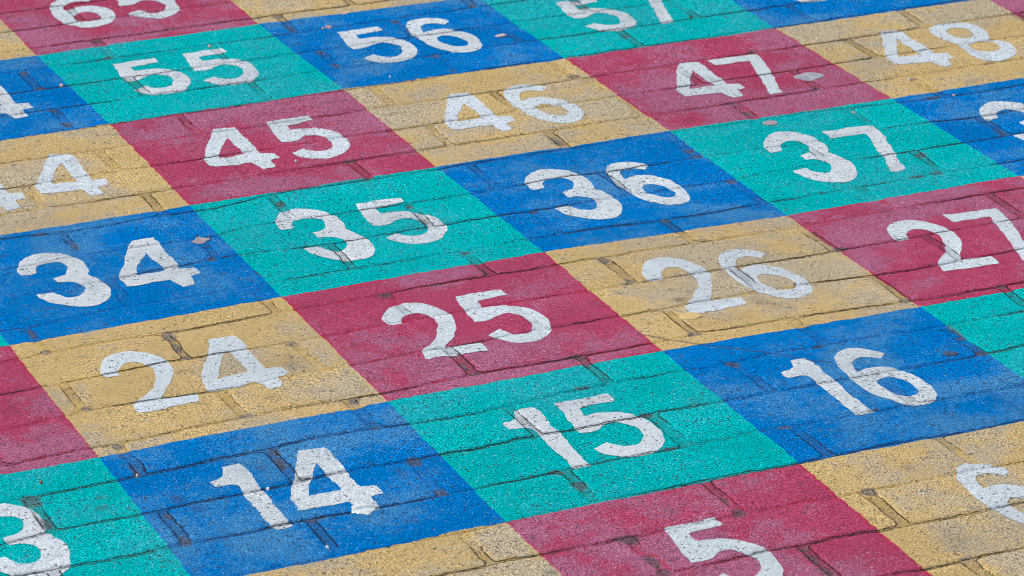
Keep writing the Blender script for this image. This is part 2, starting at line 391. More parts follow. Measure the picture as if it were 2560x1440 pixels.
# painted instances: (square, place 0 tens / 1 units) -> glyph and its landmarks; '-' = out of sight
INST = {
    (34, 0): ('3', '5 160 630 268 610 276 775 823 755 655 618 430 685 580 862'),
    (34, 1): ('4', '5 1145 347 900 650 955 710 1502 608 1462 690 1375 712'),
    (44, 1): ('4', '1 525 1152 262 1395 - - 795 1385 785 1460 710 1475'),
    (44, 0): ('4', '5 - - - - - - 205 45 145 130 60 137'),
    (54, 1): ('4', '1 - - - - - - 250 800 200 880 125 887'),
    (24, 1): ('4', '5 1755 1078 1502 1425 - - 2152 1370 2100 1435 2065 1490'),
    (24, 0): ('2', '5 760 1325 895 1378 800 1385 1060 1665 985 1600 1508 1570 1450 1515 - - 1305 1390'),
    (14, 1): ('4', '10 510 480 250 860 335 950 955 830 920 925 - -'),
    (14, 0): ('1', '9 1660 628 1790 598 2200 1068 2080 1092 1573 735 1610 778'),
    (45, 0): ('4', '1 1760 962 1530 1190 1575 1255 2085 1185 2070 1255 1988 1268'),
    (45, 1): ('5', '2 77 915 395 872 427 902 200 1075 268 1148 697 1095'),
    (46, 0): ('4', '2 1595 703 1407 905 1475 985 1940 900 1935 980 1850 992'),
    (46, 1): ('6', '3 -72 695 270 660 235 697 537 860 400 937 100 750'),
    (47, 0): ('4', '3 1385 465 1228 660 1305 737 1755 655 1745 722 1650 737'),
    (47, 1): ('7', '3 1475 450 1505 487 1840 405 2025 695 1940 705'),
    (48, 0): ('4', '4 980 232 885 425 960 495 1398 432 1398 495 1325 502'),
    (48, 1): ('8', '4 1212 215 1863 395 1430 335 1660 301'),
    (55, 0): ('5', '1 843 483 1165 437 1183 467 945 613 1003 680 1418 625'),
    (55, 1): ('5', '1 1365 413 1670 357 1697 387 1455 533 1535 603 1938 560'),
    (56, 0): ('5', '2 603 240 910 195 945 235 735 372 800 437 1213 385'),
    (56, 1): ('6', '2 1118 195 1450 160 1415 190 1703 340 1560 405 1280 232'),
    (57, 0): ('5', '3 322 22 - - - - 460 138 550 197 927 165'),
    (57, 1): ('7', '3 - - - - - - 1222 165 1115 185'),
    (35, 0): ('3', '6 180 283 285 265 345 432 868 395 665 295 495 345 680 515'),
    (35, 1): ('5', '6 727 90 1090 40 1125 85 880 258 965 345 1425 290'),
    (36, 0): ('3', '7 140 -15 245 -30 333 130 827 110 - - 425 40 620 203'),
    (36, 1): ('6', '3 695 1270 1020 1250 985 1275 1350 1470 1200 1552 875 1348'),
    (37, 0): ('3', '4 10 1147 100 1133 205 1285 665 1290 448 1130 315 1205 470 1360'),
    (37, 1): ('7', '4 408 988 470 1033 785 938 1027 1270 935 1288'),
    (38, 0): ('3', '4 1660 902 1762 887 - - - - - - 1890 950 - -'),
    (25, 0): ('2', '6 955 930 1102 992 1020 1005 1280 1257 1235 1195 1735 1190 1690 1130 1425 1162 1490 1030'),
    (25, 1): ('5', '6 1485 785 1835 733 1880 772 1640 975 1745 1078 2210 1020'),
    (26, 0): ('2', '7 982 605 1127 655 1035 673 1380 915 1298 855 1765 850 1715 793 1460 825 1518 655'),
    (26, 1): ('6', '7 1545 505 1910 465 1870 503 2245 735 2120 800 1700 588'),
    (27, 0): ('2', '8 912 300 1052 355 975 363 1330 600 1255 545 1722 527 1670 485 1435 515 1453 400'),
    (27, 1): ('7', '8 1322 183 1385 225 1715 112 - - - -'),
    (15, 0): ('1', '11 22 200 145 183 605 605 475 640 -60 300 -20 343'),
    (15, 1): ('5', '11 320 150 710 78 752 120 510 365 610 485 1143 410'),
    (16, 0): ('1', '8 160 1265 275 1248 785 1648 685 1672 97 1350 150 1392'),
    (16, 1): ('6', '8 485 1255 885 1220 835 1255 1270 1525 1100 1605 700 1340'),
    (13, 1): ('3', '9 - - - - - - 528 1300 350 1100 60 1230 - -'),
    (5, 1): ('5', '11 1130 1090 1525 1000 1585 1050 1345 1335 - - 2025 1395'),
    (6, 1): ('6', '12 1397 670 1825 655 1780 697 - - - - 1620 797'),
    (65, 0): ('6', '1 355 45 - - - - 855 135 690 218 520 80'),
    (65, 1): ('5', '1 - - - - - - 890 52 970 108 1355 55'),
}


def lm(txt):
    a = txt.split()
    t = int(a[0])
    return [None if a[i] == '-' else gt(t, float(a[i]), float(a[i + 1])) for i in range(1, len(a) - 1, 2)]


LMP = {g: lm(t) for g, t in LMP.items()}


def fit(src, dst, affine):
    s, q = np.array(src), np.array(dst)
    if affine:
        A = np.c_[s, np.ones(len(s))]
        lam = 0.0008                                          # pulled gently towards a plain shift
        sc = s.mean(0)
        A = np.c_[s - sc, np.ones(len(s))]
        R = np.r_[A, np.sqrt(lam) * np.array([[1, 0, 0], [0, 1, 0]]) * 3]
        T = np.r_[q, np.sqrt(lam) * np.array([[1, 0], [0, 1]]) * 3]
        X = np.linalg.lstsq(R, T, rcond=None)[0]
        return lambda P: np.c_[P - sc, np.ones(len(P))] @ X
    sh = (q - s).mean(0)
    return lambda P: P + sh


GLYPH_AT = {}
offs = {}
for (sq, pl), (g, txt) in INST.items():
    pairs = [(a, b) for a, b in zip(LMP[g], lm(txt)) if b is not None]
    f = fit([p[0] for p in pairs], [p[1] for p in pairs], len(pairs) >= 4)
    polys = [f(P) for P in PROTO[g]]
    GLYPH_AT[(sq, pl)] = (g, polys)
    c = (polys[0].min(0) + polys[0].max(0)) / 2 - np.array([sq % 10, sq // 10])
    if len(pairs) >= 4:
        offs.setdefault(pl, []).append(c)
OFF = {k: np.mean(v, 0) for k, v in offs.items()}


def place_default(sq, pl, g):
    src = PROTO['6' if g == '9' else g]
    c = (src[0].min(0) + src[0].max(0)) / 2
    to = OFF[pl] + np.array([sq % 10, sq // 10])
    k = -1 if g == '9' else 1
    return g, [(P - c) * k + to for P in src]


# ------------------------------------------------------------------ corners of the painted squares
CORN = {(5, 6): (91.7, 138), (5, 5): (273, 309), (6, 6): (647, 60), (6, 5): (858, 223), (6, 4): (1092, 417), (7, 5): (1411.7, 145.7), (7, 4): (1673, 326.7),
        (8, 5): (1938, 71), (8, 4): (2230, 246.7), (8, 3): (2547, 440), (5, 4): (474, 514), (4, 3): (23, 864), (5, 3): (703, 741.7), (6, 3): (1360, 630),
        (6, 2): (1655, 876.7), (7, 3): (1966.7, 538), (7, 2): (2300, 767), (4, 2): (246.7, 1142.7), (5, 2): (968, 1004), (5, 1): (1261.7, 1303), (6, 1): (1998, 1158),
        (7, 6): (1190, -9), (9, 5): (2467, -4)}
# edge points seen on the frame pin the corners beyond it: corner = where the two painted lines meet


def meet(a, b, c, e):
    a, b, c, e = [np.array([*p, 1.0]) for p in (a, b, c, e)]
    x = np.cross(np.cross(a, b), np.cross(c, e))
    return (x[0] / x[2], x[1] / x[2])


CORN[(4, 1)] = meet((246.7, 1142.7), (478, 1440), (1261.7, 1303), (640, 1433))
CORN[(5, 0)] = tuple(np.array((1261.7, 1303)) + (np.array((1408, 1440)) - np.array((1261.7, 1303))) * 2.55)
CORN[(6, 0)] = tuple(np.array((1998, 1158)) + (np.array((2333, 1440)) - np.array((1998, 1158))) * 1.3)
CG = {k: ground(*p) for k, p in CORN.items()}


def corner(c, r):
    if (c, r) in CG:
        return CG[(c, r)]
    base = np.array([float(c), float(r)])                     # unseen: the regular grid, nudged like its neighbours
    w = 0
    acc = np.zeros(2)
    for k, p in CG.items():
        q = 1.0 / (0.3 + (k[0] - c) ** 2 + (k[1] - r) ** 2) ** 2
        acc += q * (p - np.array(k))
        w += q
    return base + acc / w


# ------------------------------------------------------------------ materials
def N(nt, kind, **kw):
    n = nt.nodes.new(kind)
    for k, v in kw.items():
        setattr(n, k, v)
    return n


def noise(nt, vec, scale, detail=3.0, rough=0.55):
    n = N(nt, 'ShaderNodeTexNoise')
    n.inputs['Scale'].default_value = scale
    n.inputs['Detail'].default_value = detail
    n.inputs['Roughness'].default_value = rough
    nt.links.new(vec, n.inputs['Vector'])
    return n.outputs['Fac']


def setin(nt, sock, v):
    if isinstance(v, (int, float)):
        sock.default_value = v
    elif isinstance(v, tuple):
        sock.default_value = v + (1,) if len(v) == 3 else v
    else:
        nt.links.new(v, sock)


def mth(nt, op, a, b=0.0, c=None, clamp=False):
    n = N(nt, 'ShaderNodeMath', operation=op, use_clamp=clamp)
    setin(nt, n.inputs[0], a)
    setin(nt, n.inputs[1], b)
    if c is not None:
        setin(nt, n.inputs[2], c)
    return n.outputs[0]


def ramp(nt, v, a, b, lo=0.0, hi=1.0):
    n = N(nt, 'ShaderNodeMapRange', interpolation_type='SMOOTHSTEP')
    setin(nt, n.inputs[0], v)
    for i, x in ((1, a), (2, b), (3, lo), (4, hi)):
        setin(nt, n.inputs[i], x)
    return n.outputs[0]


def mix(nt, fac, a, b, mode='MIX'):
    n = N(nt, 'ShaderNodeMix', data_type='RGBA', blend_type=mode, clamp_factor=True)
    setin(nt, n.inputs[0], fac)
    setin(nt, n.inputs[6], a)
    setin(nt, n.inputs[7], b)
    return n.outputs[2]


def attr(nt, name):
    n = N(nt, 'ShaderNodeAttribute', attribute_type='GEOMETRY', attribute_name=name)
    return n.outputs['Fac']


def voro(nt, vec, scale, rand=1.0):
    n = N(nt, 'ShaderNodeTexVoronoi', feature='F1')
    n.inputs['Scale'].default_value = scale
    n.inputs['Randomness'].default_value = rand
    nt.links.new(vec, n.inputs['Vector'])
    sep = N(nt, 'ShaderNodeSeparateColor')
    nt.links.new(n.outputs['Color'], sep.inputs[0])
    return n.outputs['Distance'], sep.outputs[0], sep.outputs[1]


def paint(name, main, worn, edge, spark, wear=0.5, pits=1.0, edge_amt=0.4, grime=(0.055, 0.055, 0.06), spark_amt=1.0, recess_amt=0.36, contrast=1.15, rim_amt=0.45):
    m = bpy.data.materials.new(name)
    m.use_nodes = True
    nt = m.node_tree
    bs = nt.nodes['Principled BSDF']
    P = N(nt, 'ShaderNodeNewGeometry').outputs['Position']
    dist, bid, bare, scr, opn, rim = [attr(nt, a) for a in ('joint', 'block', 'bare', 'scratch', 'open', 'rim')]
    big = noise(nt, P, 3.2, 3.0, 0.6)
    low = noise(nt, P, 9.0, 4.0, 0.6)
    mid = noise(nt, P, 70.0, 4.0, 0.65)
    fine = noise(nt, P, 420.0, 2.0, 0.75)
    fine2 = noise(nt, P, 800.0, 1.0, 0.6)
    # worn patches: where tyres and shoes took the paint off the tops of the grains
    wsum = mth(nt, 'ADD', mth(nt, 'MULTIPLY', low, 0.95), mth(nt, 'MULTIPLY', mid, 0.45))
    wsum = mth(nt, 'ADD', wsum, mth(nt, 'MULTIPLY', mth(nt, 'SUBTRACT', big, 0.5), 0.9))
    wsum = mth(nt, 'ADD', wsum, mth(nt, 'MULTIPLY', bid, 0.05))
    wf = ramp(nt, wsum, 0.58, 0.98, 0.0, wear)
    wgrain = ramp(nt, mth(nt, 'ADD', mth(nt, 'MULTIPLY', fine, 0.8), mth(nt, 'MULTIPLY', wf, 0.75)), 0.42, 0.78)
    col = mix(nt, mth(nt, 'MULTIPLY', wgrain, mth(nt, 'ADD', wf, 0.12)), main, worn)
    tone = ramp(nt, bid, 0.0, 1.0, 0.96, 1.04)
    tone = mth(nt, 'MULTIPLY', tone, ramp(nt, low, 0.3, 0.7, 0.92, 1.07))
    coarse = ramp(nt, mth(nt, 'ADD', mth(nt, 'MULTIPLY', noise(nt, P, 14.0, 3.0), 1.2), mth(nt, 'MULTIPLY', bid, 0.35)), 0.5, 1.05, 0.45, 1.35)
    tone = mth(nt, 'MULTIPLY', tone, ramp(nt, mth(nt, 'ADD', mth(nt, 'MULTIPLY', mth(nt, 'SUBTRACT', fine, 0.49), coarse), 0.49), 0.32, 0.66, 1 - 0.50 * contrast, 1 + 0.42 * contrast))
    tone = mth(nt, 'MULTIPLY', tone, ramp(nt, fine2, 0.3, 0.7, 1 - 0.45 * contrast, 1 + 0.40 * contrast))
    cm = N(nt, 'ShaderNodeCombineColor')
    for i in range(3):
        nt.links.new(tone, cm.inputs[i])
    col = mix(nt, 1.0, col, cm.outputs[0], 'MULTIPLY')
    # thick unworn paint along the block edges
    e = mth(nt, 'MULTIPLY', ramp(nt, dist, -0.016, -0.002), ramp(nt, mth(nt, 'ADD', mid, mth(nt, 'MULTIPLY', low, 0.6)), 0.72, 0.95, 0, edge_amt))
    col = mix(nt, e, col, edge)
    rf = mth(nt, 'MULTIPLY', ramp(nt, mth(nt, 'ADD', rim, mth(nt, 'MULTIPLY', mth(nt, 'SUBTRACT', low, 0.5), 0.03)), 0.016, 0.004), ramp(nt, mth(nt, 'ADD', mid, mth(nt, 'MULTIPLY', fine, 0.4)), 0.6, 0.8, 0.25, 1.0))
    col = mix(nt, mth(nt, 'MULTIPLY', rf, rim_amt), col, edge)
    # bare grains, their glint painted as pale specks
    vd, vr, vg = voro(nt, P, 430.0)
    sp = mth(nt, 'MULTIPLY', ramp(nt, vd, 0.48, 0.30), ramp(nt, mth(nt, 'ADD', vr, mth(nt, 'MULTIPLY', mth(nt, 'SUBTRACT', wsum, 0.75), 0.35)), 0.87, 0.94))
    col = mix(nt, mth(nt, 'MULTIPLY', sp, 0.72 * spark_amt), col, spark)
    # pin holes
    pd, pr, pg = voro(nt, P, 210.0)
    pit = mth(nt, 'MULTIPLY', ramp(nt, pd, 0.40, 0.26), ramp(nt, mth(nt, 'ADD', pr, mth(nt, 'MULTIPLY', mth(nt, 'SUBTRACT', low, 0.5), 0.9)), 0.78, 0.86))
    qd, qr, qg = voro(nt, P, 62.0)
    pit2 = mth(nt, 'MULTIPLY', ramp(nt, mth(nt, 'ADD', qd, mth(nt, 'MULTIPLY', fine, 0.12)), 0.25, 0.18), ramp(nt, mth(nt, 'ADD', qr, mth(nt, 'MULTIPLY', mth(nt, 'SUBTRACT', low, 0.5), 0.7)), 0.88, 0.94))
    pits_ = mth(nt, 'MULTIPLY', mth(nt, 'MAXIMUM', pit, pit2), pits, clamp=True)
    col = mix(nt, mth(nt, 'MULTIPLY', pits_, 0.85), col, grime)
    # joints: recess dirt plus painted-in shade, hairline cracks at the block edge, open dirty stretches
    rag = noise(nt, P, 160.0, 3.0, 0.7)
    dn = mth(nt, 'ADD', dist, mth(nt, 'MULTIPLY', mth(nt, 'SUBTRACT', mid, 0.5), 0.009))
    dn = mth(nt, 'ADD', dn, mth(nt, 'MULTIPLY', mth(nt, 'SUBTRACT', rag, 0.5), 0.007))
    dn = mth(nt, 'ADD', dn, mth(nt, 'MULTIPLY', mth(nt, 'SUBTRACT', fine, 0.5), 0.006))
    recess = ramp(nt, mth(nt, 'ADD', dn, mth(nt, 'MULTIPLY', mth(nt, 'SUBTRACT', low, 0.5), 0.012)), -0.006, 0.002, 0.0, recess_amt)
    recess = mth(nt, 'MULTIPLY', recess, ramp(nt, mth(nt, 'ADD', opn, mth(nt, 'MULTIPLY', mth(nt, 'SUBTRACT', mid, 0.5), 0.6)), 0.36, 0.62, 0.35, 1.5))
    dirt_shade = mix(nt, 0.28, mix(nt, 1.0, col, (0.50, 0.50, 0.50), 'MULTIPLY'), (grime[0] * 1.6, grime[1] * 1.6, grime[2] * 1.6))
    col = mix(nt, recess, col, dirt_shade)
    crack_w = ramp(nt, mth(nt, 'ADD', opn, mth(nt, 'MULTIPLY', mth(nt, 'SUBTRACT', mid, 0.5), 0.35)), 0.36, 0.66, 0.0007, 0.0032)
    line = ramp(nt, mth(nt, 'DIVIDE', mth(nt, 'ABSOLUTE', dn), crack_w), 1.0, 0.55)
    line = mth(nt, 'MULTIPLY', line, ramp(nt, mth(nt, 'ADD', mth(nt, 'ADD', mid, mth(nt, 'MULTIPLY', rag, 0.7)), mth(nt, 'ADD', mth(nt, 'MULTIPLY', opn, 0.9), mth(nt, 'MULTIPLY', mth(nt, 'SUBTRACT', noise(nt, P, 22.0, 3.0), 0.5), 1.3))), 1.02, 1.36, 0.20, 0.85))
    jn = mth(nt, 'ADD', mth(nt, 'MULTIPLY', bare, 1.15), mth(nt, 'MULTIPLY', mth(nt, 'SUBTRACT', mid, 0.5), 1.1))
    jn = mth(nt, 'ADD', jn, mth(nt, 'MULTIPLY', mth(nt, 'SUBTRACT', fine, 0.5), 0.7))
    spot = mth(nt, 'MULTIPLY', ramp(nt, jn, 0.28, 0.5), ramp(nt, dn, -0.020, -0.003, 0.10, 1.0))
    spot = mth(nt, 'MULTIPLY', spot, ramp(nt, fine, 0.3, 0.6, 0.95, 0.6))
    dirt = noise(nt, P, 420.0, 2.0)
    gcol = mix(nt, ramp(nt, dirt, 0.35, 0.65), (grime[0] * 0.7, grime[1] * 0.7, grime[2] * 0.7), (grime[0] * 2.6, grime[1] * 2.6, grime[2] * 2.6))
    col = mix(nt, spot, col, gcol)
    col = mix(nt, line, col, (0.022, 0.022, 0.022))
    col = mix(nt, mth(nt, 'MULTIPLY', scr, ramp(nt, fine, 0.3, 0.6, 0.3, 0.85)), col, (0.06, 0.06, 0.085))
    nt.links.new(col, bs.inputs['Base Color'])
    rg = ramp(nt, fine, 0.3, 0.7, 0.9, 0.75)
    rg = mth(nt, 'MAXIMUM', rg, mth(nt, 'MULTIPLY', mth(nt, 'MAXIMUM', line, spot), 0.9))
    nt.links.new(rg, bs.inputs['Roughness'])
    bs.inputs['Specular IOR Level'].default_value = 0.0
    # relief of the grains, pin holes and cracks
    h = mth(nt, 'ADD', mth(nt, 'MULTIPLY', fine, 0.7), mth(nt, 'MULTIPLY', mid, 0.8))
    h = mth(nt, 'ADD', h, mth(nt, 'MULTIPLY', fine2, 0.35))
    h = mth(nt, 'SUBTRACT', h, mth(nt, 'MULTIPLY', pits_, 1.0))
    h = mth(nt, 'SUBTRACT', h, mth(nt, 'MULTIPLY', line, 1.6))
    h = mth(nt, 'SUBTRACT', h, mth(nt, 'MULTIPLY', spot, 0.5))
    bp = N(nt, 'ShaderNodeBump')
    bp.inputs['Strength'].default_value = 0.7
    bp.inputs['Distance'].default_value = 0.0011
    nt.links.new(h, bp.inputs['Height'])
    nt.links.new(bp.outputs[0], bs.inputs['Normal'])
    return m


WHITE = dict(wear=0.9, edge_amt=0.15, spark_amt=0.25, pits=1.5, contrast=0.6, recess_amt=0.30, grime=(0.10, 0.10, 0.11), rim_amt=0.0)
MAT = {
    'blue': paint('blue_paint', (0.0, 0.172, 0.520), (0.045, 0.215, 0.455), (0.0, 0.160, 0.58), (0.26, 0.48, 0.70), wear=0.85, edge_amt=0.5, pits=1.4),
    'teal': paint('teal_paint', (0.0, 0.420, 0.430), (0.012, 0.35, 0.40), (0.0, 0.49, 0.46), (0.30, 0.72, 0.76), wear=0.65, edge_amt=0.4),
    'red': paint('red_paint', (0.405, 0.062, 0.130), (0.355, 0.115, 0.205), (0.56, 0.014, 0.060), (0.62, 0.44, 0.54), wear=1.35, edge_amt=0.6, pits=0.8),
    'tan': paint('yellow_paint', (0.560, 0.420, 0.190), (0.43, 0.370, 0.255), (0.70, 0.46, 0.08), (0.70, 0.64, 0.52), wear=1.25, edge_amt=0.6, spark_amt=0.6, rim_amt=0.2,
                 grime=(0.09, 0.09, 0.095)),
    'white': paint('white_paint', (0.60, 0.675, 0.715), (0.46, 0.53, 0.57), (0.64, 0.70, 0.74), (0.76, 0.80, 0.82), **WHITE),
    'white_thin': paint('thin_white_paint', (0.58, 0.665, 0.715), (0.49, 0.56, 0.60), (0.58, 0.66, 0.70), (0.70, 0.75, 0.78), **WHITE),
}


def plain(name, col, col2, rough=0.7, scale=90.0, bump=0.4):
    m = bpy.data.materials.new(name)
    m.use_nodes = True
    nt = m.node_tree
    bs = nt.nodes['Principled BSDF']
    P = N(nt, 'ShaderNodeNewGeometry').outputs['Position']
    n = noise(nt, P, scale, 4.0, 0.65)
    f = noise(nt, P, scale * 6, 2.0)
    c = mix(nt, ramp(nt, n, 0.35, 0.65), col, col2)
    c = mix(nt, ramp(nt, f, 0.55, 0.75, 0, 0.6), c, tuple(x * 0.35 for x in col))
    nt.links.new(c, bs.inputs['Base Color'])
    bs.inputs['Roughness'].default_value = rough
    b = N(nt, 'ShaderNodeBump')
    b.inputs['Strength'].default_value = bump
    b.inputs['Distance'].default_value = 0.001
    nt.links.new(mth(nt, 'ADD', n, f), b.inputs['Height'])
    nt.links.new(b.outputs[0], bs.inputs['Normal'])
    return m


# ------------------------------------------------------------------ mesh building
def make_mesh(name, co, quads=None, tris=None, attrs=None, mat=None):
    me = bpy.data.meshes.new(name)
    nq = 0 if quads is None else len(quads)
    ntr = 0 if tris is None else len(tris)
    me.vertices.add(len(co))
    me.vertices.foreach_set('co', np.asarray(co, np.float32).ravel())
    loops = np.concatenate([(quads if nq else np.zeros((0, 4), int)).ravel(), (tris if ntr else np.zeros((0, 3), int)).ravel()]).astype(np.int32)
    me.loops.add(len(loops))
    me.loops.foreach_set('vertex_index', loops)
    me.polygons.add(nq + ntr)
    starts = np.concatenate([np.arange(nq) * 4, nq * 4 + np.arange(ntr) * 3]).astype(np.int32)
    me.polygons.foreach_set('loop_start', starts)
    me.update(calc_edges=True)
    me.polygons.foreach_set('use_smooth', np.ones(nq + ntr, bool))
    for k, a in (attrs or {}).items():
        at = me.attributes.new(k, 'FLOAT', 'POINT')
        at.data.foreach_set('value', np.asarray(a, np.float32))
    if mat:
        me.materials.append(mat)
    return me


def obj(name, me, parent=None):
    o = bpy.data.objects.new(name, me)
    C.objects.link(o)
    o.parent = parent
    return o


NAMES = ('joint', 'block', 'bare', 'scratch', 'open')


def inside_sdf(u, v, polys):
    d = np.full(len(u), 1e9)
    ins = np.zeros(len(u), bool)
    for P in polys:
        Q = np.r_[P, P[:1]]
        d = np.minimum(d, seg_dist(u, v, Q))
        for a, b in zip(Q[:-1], Q[1:]):
            c = ((a[1] > v) != (b[1] > v))
            xx = a[0] + (v - a[1]) / np.where(abs(b[1] - a[1]) < 1e-12, 1e-12, b[1] - a[1]) * (b[0] - a[0])
            ins ^= c & (u < xx)
    return np.where(ins, -d, d)


NG = 200
COLNAME = {'blue': 'blue', 'teal': 'teal green', 'red': 'crimson red', 'tan': 'yellow tan'}
NUMW = {0: 'zero'}


def square(n, label):
    c, r = n % 10, n // 10
    if r % 2:
        col = 'teal' if c % 2 else 'blue'
    else:
        col = 'red' if c % 2 else 'tan'
    q00, q10, q01, q11 = corner(c, r), corner(c + 1, r), corner(c, r + 1), corner(c + 1, r + 1)
    s, t = np.meshgrid(np.linspace(0, 1, NG + 1), np.linspace(0, 1, NG + 1))
    s, t = s.ravel(), t.ravel()
    P = ((1 - s) * (1 - t))[:, None] * q00 + (s * (1 - t))[:, None] * q10 + ((1 - s) * t)[:, None] * q01 + (s * t)[:, None] * q11
    u, v = P[:, 0], P[:, 1]
    wu = (fbm(u * 6, v * 6, 61, 3) - 0.5) * 0.008 + (fbm(u * 45, v * 45, 63, 3) - 0.5) * 0.011
    wv = (fbm(u * 6, v * 6, 65, 3) - 0.5) * 0.010 + (fbm(u * 45, v * 45, 67, 3) - 0.5) * 0.012
    u = u + wu
    v = v + wv
    z, dist, bid, bare, scr, opn = surface(u, v)
    ox, oy = (q00 + q11) / 2 * UNIT
    co = np.c_[u * UNIT - ox, v * UNIT - oy, z]
    i = np.arange(NG)
    a = (i[:, None] * (NG + 1) + i[None, :]).ravel()
    quads = np.c_[a, a + 1, a + NG + 2, a + NG + 1]
    rim = np.minimum(np.minimum(s, 1 - s), np.minimum(t, 1 - t))
    A = dict(zip(NAMES + ('rim',), (dist, bid, bare, scr, opn, rim)))
    o = obj('painted_square', None)
    o.location = (ox, oy, 0)
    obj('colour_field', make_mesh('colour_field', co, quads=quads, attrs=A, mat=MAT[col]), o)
    o['label'] = label
    o['category'] = 'number square'
    o['group'] = 'painted number squares of the counting grid'
    digits = str(n)
    for j, g in enumerate(digits):
        pl = j if len(digits) == 2 else 1
        if (n, pl) in GLYPH_AT:
            g, polys = GLYPH_AT[(n, pl)]
        else:
            g, polys = place_default(n, pl, g)
            if n == 4:
                polys = [q - np.array([0.0, 0.05]) for q in polys]
        lo, hi = polys[0].min(0) - 0.03, polys[0].max(0) + 0.03
        m = (u > lo[0]) & (u < hi[0]) & (v > lo[1]) & (v < hi[1])
        sd = np.full(len(u), 1.0)
        us, vs = u[m], v[m]
        sd[m] = inside_sdf(us, vs, polys)
        sd[m] += (fbm(us * 40, vs * 40, 91, 3) - 0.5) * 0.010 + (fbm(us * 12, vs * 12, 93, 2) - 0.5) * 0.015 - 0.001
        kq = (sd[quads] < 0)
        full = quads[kq.all(1)]
        part = quads[kq.any(1) & ~kq.all(1)]
        tris = np.r_[part[:, [0, 1, 2]], part[:, [0, 2, 3]]]
        kt = sd[tris] < 0
        tf = [tuple(x) for x in tris[kt.all(1)]]
        mixd = tris[kt.any(1) & ~kt.all(1)]
        base = np.c_[co, dist, bid, bare, scr, opn]
        extra, cut = [], {}
        nb = len(base)

        def cutp(p, q):
            key = (p, q) if p < q else (q, p)
            if key not in cut:
                f = sd[p] / (sd[p] - sd[q])
                cut[key] = nb + len(extra)
                extra.append(base[p] * (1 - f) + base[q] * f)
            return cut[key]
        for T in mixd:
            T = [int(x) for x in T]
            out = []
            for x in range(3):
                p, q2 = T[x], T[(x + 1) % 3]
                if sd[p] < 0:
                    out.append(p)
                if (sd[p] < 0) != (sd[q2] < 0):
                    out.append(cutp(p, q2))
            for x in range(1, len(out) - 1):
                tf.append((out[0], out[x], out[x + 1]))
        allv = np.r_[base, np.array(extra)] if extra else base
        tf = np.array(tf, int).reshape(-1, 3)
        used = np.unique(np.concatenate([full.ravel(), tf.ravel()]))
        if len(used) == 0:
            continue
        remap = np.zeros(len(allv), int)
        remap[used] = np.arange(len(used))
        W = allv[used]
        W[:, 2] += 0.0005
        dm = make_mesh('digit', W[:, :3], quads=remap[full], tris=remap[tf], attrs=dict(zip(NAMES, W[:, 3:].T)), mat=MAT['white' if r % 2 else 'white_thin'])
        obj('digit', dm, o)['label'] = 'white stencilled digit %s' % g
    return o


LABELS = {}
for n in (4, 5, 6, 13, 14, 15, 16, 17, 23, 24, 25, 26, 27, 28, 33, 34, 35, 36, 37, 38, 44, 45, 46, 47, 48, 49, 54, 55, 56, 57, 58, 64, 65, 66):
    c, r = n % 10, n // 10
    col = ('teal green' if c % 2 else 'blue') if r % 2 else ('crimson red' if c % 2 else 'yellow tan')
    LABELS[n] = '%s painted square carrying the white number %d' % (col, n)
# squares cut by the frame so that their number cannot be read are told by their neighbours
LABELS[4] = 'yellow tan painted square in front of the blue 14, left of the red 5'
LABELS[13] = 'teal green painted square left of the blue 14, with a cropped white 3'
LABELS[17] = 'teal green painted square right of the blue 16, in front of the red 27'
LABELS[23] = 'crimson red painted square left of the yellow 24, no digit in sight'
LABELS[28] = 'sliver of yellow tan painted square right of the red 27, beside the teal 37'
LABELS[33] = 'sliver of teal green painted square left of the blue 34 at its near corner'
LABELS[38] = 'blue painted square right of the teal 37, with a cropped white 3'
LABELS[54] = 'blue painted square left of the teal 55, with a cropped white 4'
LABELS[58] = 'blue painted square right of the teal 57, behind the yellow 48'
LABELS[49] = 'crimson red painted corner right of the yellow 48, no digit in sight'
LABELS[64] = 'yellow tan painted corner behind the cropped blue 54, left of the red 65'
LABELS[66] = 'yellow tan painted square behind the blue 56, right of the red 65'
for n, lb in LABELS.items():
    square(n, lb)

# ------------------------------------------------------------------ unpainted pavement around and below the number grid
m = bpy.data.materials.new('bare_block_paving')
m.use_nodes = True
nt = m.node_tree
bs = nt.nodes['Principled BSDF']
P = N(nt, 'ShaderNodeNewGeometry').outputs['Position']
br = N(nt, 'ShaderNodeTexBrick')
br.offset = 0.5
nt.links.new(P, br.inputs['Vector'])
for k, v in (('Scale', 1.0), ('Mortar Size', 0.005), ('Brick Width', 0.826 * UNIT), ('Row Height', PITCH * UNIT), ('Mortar Smooth', 0.3)):
    br.inputs[k].default_value = v
br.inputs['Color1'].default_value = (0.26, 0.24, 0.22, 1)
br.inputs['Color2'].default_value = (0.20, 0.19, 0.18, 1)
br.inputs['Mortar'].default_value = (0.05, 0.05, 0.05, 1)
fn = noise(nt, P, 300.0, 3.0)
cc = mix(nt, ramp(nt, fn, 0.3, 0.7, 0, 0.5), br.outputs['Color'], (0.09, 0.085, 0.08))
nt.links.new(cc, bs.inputs['Base Color'])
bs.inputs['Roughness'].default_value = 0.85
bp = N(nt, 'ShaderNodeBump')
bp.inputs['Distance'].default_value = 0.003
nt.links.new(mth(nt, 'SUBTRACT', mth(nt, 'MULTIPLY', fn, 0.3), br.outputs['Fac']), bp.inputs['Height'])
nt.links.new(bp.outputs[0], bs.inputs['Normal'])
g = make_mesh('pavement', [(-150, -150, -0.007), (150, -150, -0.007), (150, 150, -0.007), (-150, 150, -0.007)], quads=np.array([[0, 1, 2, 3]]), mat=m)
go = obj('pavement', g)
go['kind'] = 'structure'


